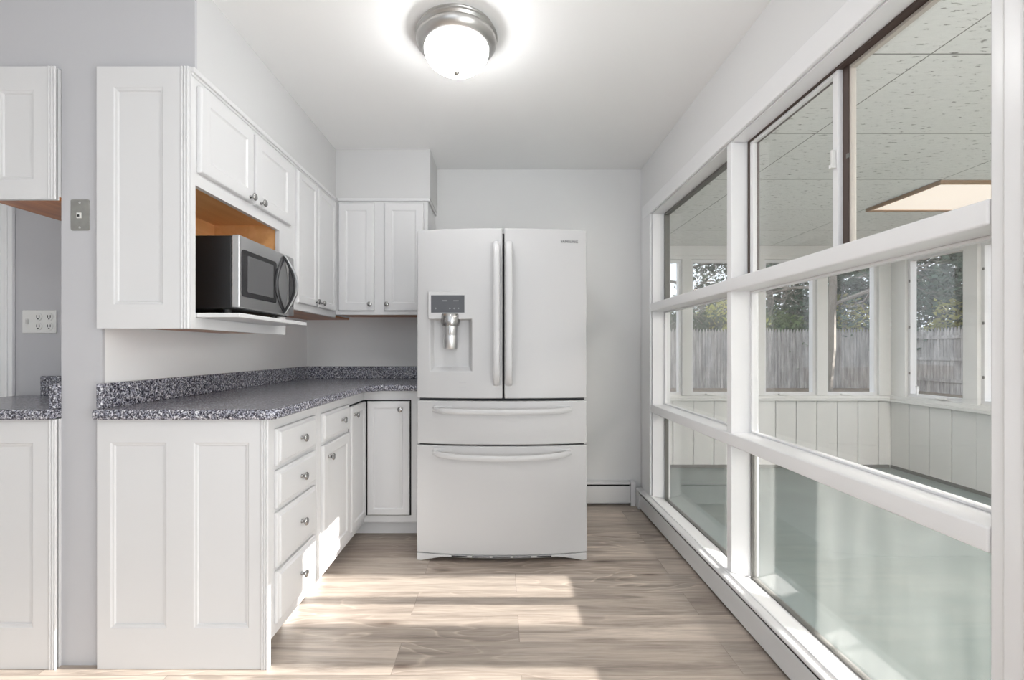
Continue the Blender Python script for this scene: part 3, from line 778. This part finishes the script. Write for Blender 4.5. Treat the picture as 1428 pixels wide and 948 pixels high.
# dispenser
yd = yf(-.27)
hs = link('dispenser_housing', boxes((-.386, -.148, yd-.006, 2.4550, 1.284, 1.430)), M['enamel'], dl, bevel=.004)
link('display', boxes((-.370, -.168, yd-.0075, yd-.0055, 1.318, 1.410)), M['display'], hs)
for x in (-.346, -.271, -.248, -.226): link('icon', lathe(bm_new(), [(0, -.0015), (.0045, -.0015), (.0045, 0), (0, 0)], 12, 'y', (x, yd-.0075, 1.340)), M['icon_dim'], hs)
for x0, x1 in ((-.312, -.285), (-.252, -.224)): link('readout', boxes((x0, x1, yd-.0083, yd-.0075, 1.378, 1.384)), M['icon_dim'], hs)
nz = bm_new()
lathe(nz, [(0, 1.312), (.050, 1.312), (.052, 1.305), (.052, 1.268), (.046, 1.250), (.040, 1.247), (.0, 1.247)], 32, 'z', (-.270, yd+.018, 0))
link('nozzle_cup', nz, M['chrome'], dl, smooth=True)
nz = bm_new()
lathe(nz, [(0, 1.2465), (.038, 1.2465), (.038, 1.205), (.0365, 1.203), (.0365, 1.200), (.0385, 1.198), (.0385, 1.132), (.035, 1.126), (0, 1.126)], 32, 'z', (-.270, yd+.022, 0))
link('nozzle', nz, M['steel'], dl, smooth=True)
link('lever', boxes((-.2745, -.2655, yd-.030, yd-.018, 1.205, 1.252)), M['chrome'], dl, bevel=.002)
ln = boxes((-.222, -.178, yf(-.2)-.0012, yf(-.2)+.0002, .948, .951), (-.222, -.178, yf(-.2)-.0012, yf(-.2)+.0002, .924, .927))
link('marking', ln, M['icon'], dl)
# brand lettering on the door
fc = bpy.data.curves.new('logo', 'FONT'); fc.body = 'SAMSUNG'; fc.size = .0205; fc.extrude = .0006; fc.space_character = 1.04; fc.align_x = 'CENTER'
ft = bpy.data.objects.new('lettering_curve', fc); C.objects.link(ft)
dg_ = bpy.context.evaluated_depsgraph_get(); dg_.update()
fm = bpy.data.meshes.new_from_object(ft.evaluated_get(dg_)); bpy.data.objects.remove(ft)
fo = bpy.data.objects.new('logo', fm); C.objects.link(fo); fo.parent = dr
fo.location = Vector((.362, yf(.362)-.0012, 1.690)) - WLOC[dr.name]
fo.rotation_euler = (math.pi/2, 0, math.atan((yf(.40)-yf(.32))/.08))
fm.materials.clear(); fm.materials.append(M['lettering'])
# kick plate
def arch(x): 
    u = abs((x-FC)/FH); return .0 if u > .93 else .028*min(1, (.93-u)/.25)**.8
kp = bm_new(); n = 40
top = [(-.4505+.907*k/n) for k in range(n+1)]
fr = [bm_v for bm_v in [(x, yf(x)-.004) for x in top]]
va = [kp.verts.new((x, y, .038)) for x, y in fr]; vb = [kp.verts.new((x, y, arch(x))) for x, y in fr]
vc = [kp.verts.new((x, 2.47, .038)) for x, y in fr]; vd = [kp.verts.new((x, 2.47, arch(x))) for x, y in fr]
for k in range(n):
    kp.faces.new([va[k], vb[k], vb[k+1], va[k+1]]); kp.faces.new([vc[k], vc[k+1], vd[k+1], vd[k]])
    kp.faces.new([va[k], va[k+1], vc[k+1], vc[k]]); kp.faces.new([vb[k], vd[k], vd[k+1], vb[k+1]])
kp.faces.new([va[0], vc[0], vd[0], vb[0]]); kp.faces.new([va[-1], vb[-1], vd[-1], vc[-1]])
kpo = link('kick_plate', kp, M['enamel'], t, bevel=.002)
sl_ = bm_new()
for k in range(5):
    xa = -.262+k*.108
    box(sl_, xa, xa+.094, yf(xa+.05)-.0065, yf(xa+.05), .0325, .0375)
link('grille', sl_, M['dark'], kpo)

# ------------------------------------------------------------------ ceiling lamp
def ceiling_lamp(LX, LY, label):
    t = thing('ceiling_lamp', (LX, LY, CE), label, 'lamp', 'flush ceiling lamps of the kitchen')
    rg = lathe(bm_new(), [(.0, CE), (.158, CE), (.161, CE-.006), (.156, CE-.012), (.168, CE-.018), (.170, CE-.026), (.163, CE-.034), (.166, CE-.040), (.164, CE-.052), (.152, CE-.066), (.137, CE-.075), (.130, CE-.075), (.128, CE-.062), (0, CE-.06)], 64, 'z', (LX, LY, 0))
    link('ring', rg, M['nickel'], t, smooth=True)
    dm = lathe(bm_new(), [(.133, CE-.076)] + [(.133*math.cos(a), CE-.078-.086*math.sin(a)) for a in [math.pi/2*k/16 for k in range(1, 16)]] + [(0, CE-.164)], 48, 'z', (LX, LY, 0))
    link('dome', dm, M['dome'], t, smooth=True)
    fn = lathe(bm_new(), [(0, CE-.160), (.011, CE-.162), (.013, CE-.168), (.010, CE-.174), (.006, CE-.178), (0, CE-.180)], 24, 'z', (LX, LY, 0))
    link('finial', fn, M['nickel'], t, smooth=True)
ceiling_lamp(-.185, 1.89, 'lit flush ceiling lamp with frosted dome and nickel ring in front of the fridge')
ceiling_lamp(-.185, -.35, 'added unseen flush ceiling lamp behind the camera, for fill light')  # invented second lamp out of view, adds ambient fill

# ------------------------------------------------------------------ small wall plates
t = thing('phone_jack_plate', (-1.496, YE, 1.55), 'worn steel phone jack plate on the partition wall end', 'wall plate')
pl = prism(bm_new(), [(x, z) for x, z in rounded(-1.529, -1.463, 1.546, 1.656, .006)], 'y', YE-.0035, YE)
link('plate', pl, M['plate_steel'], t, bevel=.001)
link('jack', boxes((-1.505, -1.489, YE-.0075, YE-.0035, 1.588, 1.608)), M['plate_white'], t, bevel=.001)
link('socket', boxes((-1.502, -1.4945, YE-.0085, YE-.0074, 1.593, 1.601)), M['dark'], t)
for z in (1.556, 1.644): link('screw', lathe(bm_new(), [(0, -.002), (.004, -.001), (.004, 0), (0, 0)], 12, 'y', (-1.496, YE-.0035, z)), M['steel'], t)

t = thing('outlet_plate', (-2.105, 2.08, 1.2), 'white wall plate with a switch and two duplex outlets above the second counter', 'outlet')
NY = 2.08
link('plate', boxes((-2.183, -2.028, NY-.006, NY, 1.198, 1.303)), M['plate_white'], t, bevel=.003)
link('switch', boxes((-2.160, -2.152, NY-.018, NY-.006, 1.238, 1.262)), M['plate_white'], t, bevel=.002)
for cx in (-2.107, -2.057):
    for cz_ in (1.272, 1.229):
        o = link('receptacle', lathe(bm_new(), [(0, -.003), (.0165, -.003), (.0175, 0), (0, 0)], 24, 'y', (cx, NY-.006, cz_)), M['plate_white'], t, smooth=True)
        link('slot', boxes((cx-.0075, cx-.0045, NY-.0095, NY-.0089, cz_-.004, cz_+.008), (cx+.0045, cx+.0075, NY-.0095, NY-.0089, cz_-.004, cz_+.008), (cx-.003, cx+.003, NY-.0095, NY-.0089, cz_-.012, cz_-.007)), M['dark'], o)

# ------------------------------------------------------------------ outdoors
GZ = -.2
struct('ground', boxes((-30, 45, PY+.13, 60, GZ-.2, GZ), (PX+.13, 45, -25, PY+.13, GZ-.2, GZ)), M['ground'], 'brown leaf-littered ground of the back yard', 'ground')
def fence(name, label, p0, p1, top, inward):
    """pickets from p0 to p1, rails on the far side"""
    p0, p1 = Vector((*p0, GZ)), Vector((*p1, GZ)); u = (p1-p0); Lf = u.length; u.normalize(); nrm = Vector((-u.y, u.x, 0))*inward
    t = thing(name, ((p0+p1)/2), label, 'fence')
    bm = bm_new(); n = int(Lf/.105)
    for i in range(n):
        c = p0+u*(i+.5)*.105; h = top+rnd.uniform(-.02, .02)
        hw, th = .046, .02
        prof = [(-hw, GZ), (hw, GZ), (hw, h-.14), (.009, h), (-.009, h), (-hw, h-.14)]
        A = [bm.verts.new(c*1.0 + u*a + Vector((0, 0, z-GZ))) for a, z in prof]
        B = [bm.verts.new(c*1.0 + u*a + nrm*th + Vector((0, 0, z-GZ))) for a, z in prof]
        bm.faces.new(A); bm.faces.new(B[::-1])
        for k in range(6): bm.faces.new([A[k], B[k], B[(k+1) % 6], A[(k+1) % 6]])
    link('picket_panel', bm, M['fence'], t)
    for z in (GZ+.35, GZ+1.0, top-.35):
        bm = bm_new()
        q = [p0-nrm*.045, p1-nrm*.045, p1-nrm*.002, p0-nrm*.002]
        A = [bm.verts.new(v+Vector((0, 0, z-GZ))) for v in q]; B = [bm.verts.new(v+Vector((0, 0, z-GZ+.09))) for v in q]
        bm.faces.new(A[::-1]); bm.faces.new(B)
        for k in range(4): bm.faces.new([A[k], A[(k+1) % 4], B[(k+1) % 4], B[k]])
        link('rail', bm, M['fence'], t)
fence('picket_fence', 'tall weathered grey picket fence across the far end of the yard', (1.5, 15.8), (13.45, 15.8), 1.86, -1)
fence('picket_fence', 'tall weathered grey picket fence along the side of the yard', (13.5, 15.8), (13.5, 2.0), 1.82, 1)

def tube(bm, p, q, r0, r1, seg=6):
    d = (q-p).normalized(); a = d.orthogonal().normalized(); b = d.cross(a)
    A = [bm.verts.new(p+(a*math.cos(2*math.pi*k/seg)+b*math.sin(2*math.pi*k/seg))*r0) for k in range(seg)]
    B = [bm.verts.new(q+(a*math.cos(2*math.pi*k/seg)+b*math.sin(2*math.pi*k/seg))*r1) for k in range(seg)]
    for k in range(seg): bm.faces.new([A[k], A[(k+1) % seg], B[(k+1) % seg], B[k]])
def grow(bm, rg_, p, d, length, r, depth, tips, droop, kids=(2, 4)):
    n = 4; cur = p.copy(); dd = d.copy()
    for i in range(n):
        dd = (dd + Vector((rg_.uniform(-.22, .22), rg_.uniform(-.22, .22), rg_.uniform(-.15, .15)-droop))).normalized()
        nx = cur+dd*length/n
        tube(bm, cur, nx, r*(1-.55*i/n), r*(1-.55*(i+1)/n), 6 if r > .03 else 4)
        cur = nx
        tips.append(cur.copy())
        if depth > 0 and i >= (1 if depth > 1 else 0):
            for _ in range(rg_.randint(*kids) if i == n-1 else rg_.randint(1, 2)):
                side = Vector((rg_.uniform(-1, 1), rg_.uniform(-1, 1), rg_.uniform(-.35, .6))).normalized()
                grow(bm, rg_, cur, (dd*.55+side*.8).normalized(), length*rg_.uniform(.45, .7), r*(.5-.3*i/n)+.003, depth-1, tips, droop, kids)
def leaves(pts, rg_, per, spread, size, flat=1.0):
    bm = bm_new()
    for c in pts:
        for _ in range(per):
            p = c+Vector((rg_.gauss(0, spread), rg_.gauss(0, spread), rg_.gauss(0, spread*flat)))
            a = Vector((rg_.uniform(-1, 1), rg_.uniform(-1, 1), rg_.uniform(-1, 1))).normalized(); b = a.orthogonal().normalized()
            s = size*rg_.uniform(.6, 1.3)
            bm.faces.new([bm.verts.new(p-a*s), bm.verts.new(p+b*s*.45), bm.verts.new(p+a*s), bm.verts.new(p-b*s*.45)])
    return bm
def tree(name, label, loc, h, seed, lf=None, per=0, spread=.5, size=.09, depth=2, droop=0.0, bark='bark', bl=None, start=.25, nb=9, group=None, flat=1.0):
    rg_ = random.Random(seed)
    base = Vector((*loc, GZ)); t = thing(name, base, label, 'tree', group)
    bm = bm_new(); tips = []
    cur = base.copy(); r = h*.018+.02; n = 8
    pts = [cur.copy()]
    for i in range(n):
        nx = cur+Vector((rg_.uniform(-.06, .06)*h/6, rg_.uniform(-.06, .06)*h/6, h/n)); tube(bm, cur, nx, r*(1-.8*i/n), r*(1-.8*(i+1)/n), 8); cur = nx; pts.append(cur.copy())
    for i in range(nb):
        f = start+(1-start)*i/nb; k = min(int(f*n), n-1); p = pts[k].lerp(pts[k+1], f*n-k)
        a = i*2.4+rg_.uniform(-.4, .4)
        grow(bm, rg_, p, Vector((math.cos(a), math.sin(a), rg_.uniform(.05, .5))).normalized(), (bl or h*.3)*(1.15-.6*f), r*.42*(1-.6*f)+.006, depth, tips, droop)
    link('trunk', bm, M[bark], t, smooth=True)
    if lf:
        rg_.shuffle(tips)
        link('foliage', leaves(tips, rg_, per, spread, size, flat), M[lf], t, recalc=False)
    return t
def bush(name, label, loc, rx, rz, seed, lf, n, size, cat='bush', ry=None):
    rg_ = random.Random(seed); base = Vector((*loc, GZ)); t = thing(name, base, label, cat)
    bm = bm_new(); pts = []
    for _ in range(26):
        a = rg_.uniform(0, 6.28); d = Vector((math.cos(a)*rg_.uniform(.1, .8)*rx, math.sin(a)*rg_.uniform(.1, .8)*(ry or rx), rg_.uniform(.5, 1.0)*rz*2))
        tube(bm, base+d*.02, base+d*.55, .025, .014, 5); tube(bm, base+d*.55, base+d, .014, .004, 5)
    link('stem', bm, M['bark'], t)
    for _ in range(n):
        while True:
            q = Vector((rg_.uniform(-1, 1), rg_.uniform(-1, 1), rg_.uniform(-1, 1)))
            if .25 < q.length < 1: break
        pts.append(base+Vector((q.x*rx, q.y*(ry or rx), rz+q.z*rz)))
    link('foliage', leaves(pts, rg_, 5, .12, size), M[lf], t, recalc=False)
# beyond the far fence
tree('bare_tree', 'leafless tree with spreading grey branches against the sky, beyond the far fence', (8.3, 20.5), 9.5, 11, depth=3, nb=12, bl=4.0, start=.18)
tree('bare_tree', 'pale leafless tree arching its thin branches over the yard', (6.86, 9.6), 5.4, 23, depth=2, nb=9, bl=1.9, droop=.05, bark='bark', start=.42)
ev = [((11.6, 19.6), 8.5, 5), ((14.4, 19.2), 9.0, 6), ((17.2, 17.6), 9.0, 8), ((17.4, 14.0), 8.5, 9), ((16.6, 10.8), 8.0, 12)]
el = ['dark evergreen tree behind the far fence, widest gap of sky beside it', 'dark evergreen tree behind the far fence near its corner', 'dark evergreen tree outside the fence corner',
      'dark evergreen tree behind the side fence, next to the corner tree', 'dark evergreen tree behind the side fence, nearest the house']
for (p, h, s), lab in zip(ev, el):
    tree('evergreen_tree', lab, p, h, s, 'leaf_dark', 5, .34, .13, depth=2, nb=16, bl=2.6, start=.12, droop=.03, flat=.6, group='evergreen trees behind the fences')
tree('evergreen_tree', 'dense unseen evergreen tree added by the side fence to shade the porch side windows', (12.0, 4.75), 7.0, 14, 'leaf_dark', 30, .30, .2, depth=2, nb=18, bl=1.05, start=.12, droop=.03, flat=.6, group='evergreen trees behind the fences')  # extra tree out of view, put in to block sun on the porch
bush('shrub', 'yellow-green shrub showing over the far fence', (8.6, 17.3), 1.5, 1.55, 31, 'leaf_yellow', 800, .10)
bush('shrub', 'yellow-leaved shrub between the evergreens behind the far fence', (13.0, 17.2), 1.0, 1.75, 32, 'leaf_yellow', 420, .10)
bush('shrub', 'small yellow-green shrub behind the side fence', (15.0, 14.8), .9, 1.6, 33, 'leaf_yellow', 420, .10)
bush('hedge', 'dark green hedge just behind the far fence', (6.6, 16.7), 4.6, 1.33, 34, 'leaf_dark', 3200, .13, 'hedge', ry=.55)
bush('shrub', 'mid green shrub behind the far fence under the evergreens', (10.4, 17.2), 1.3, 1.4, 35, 'leaf_mid', 700, .11)
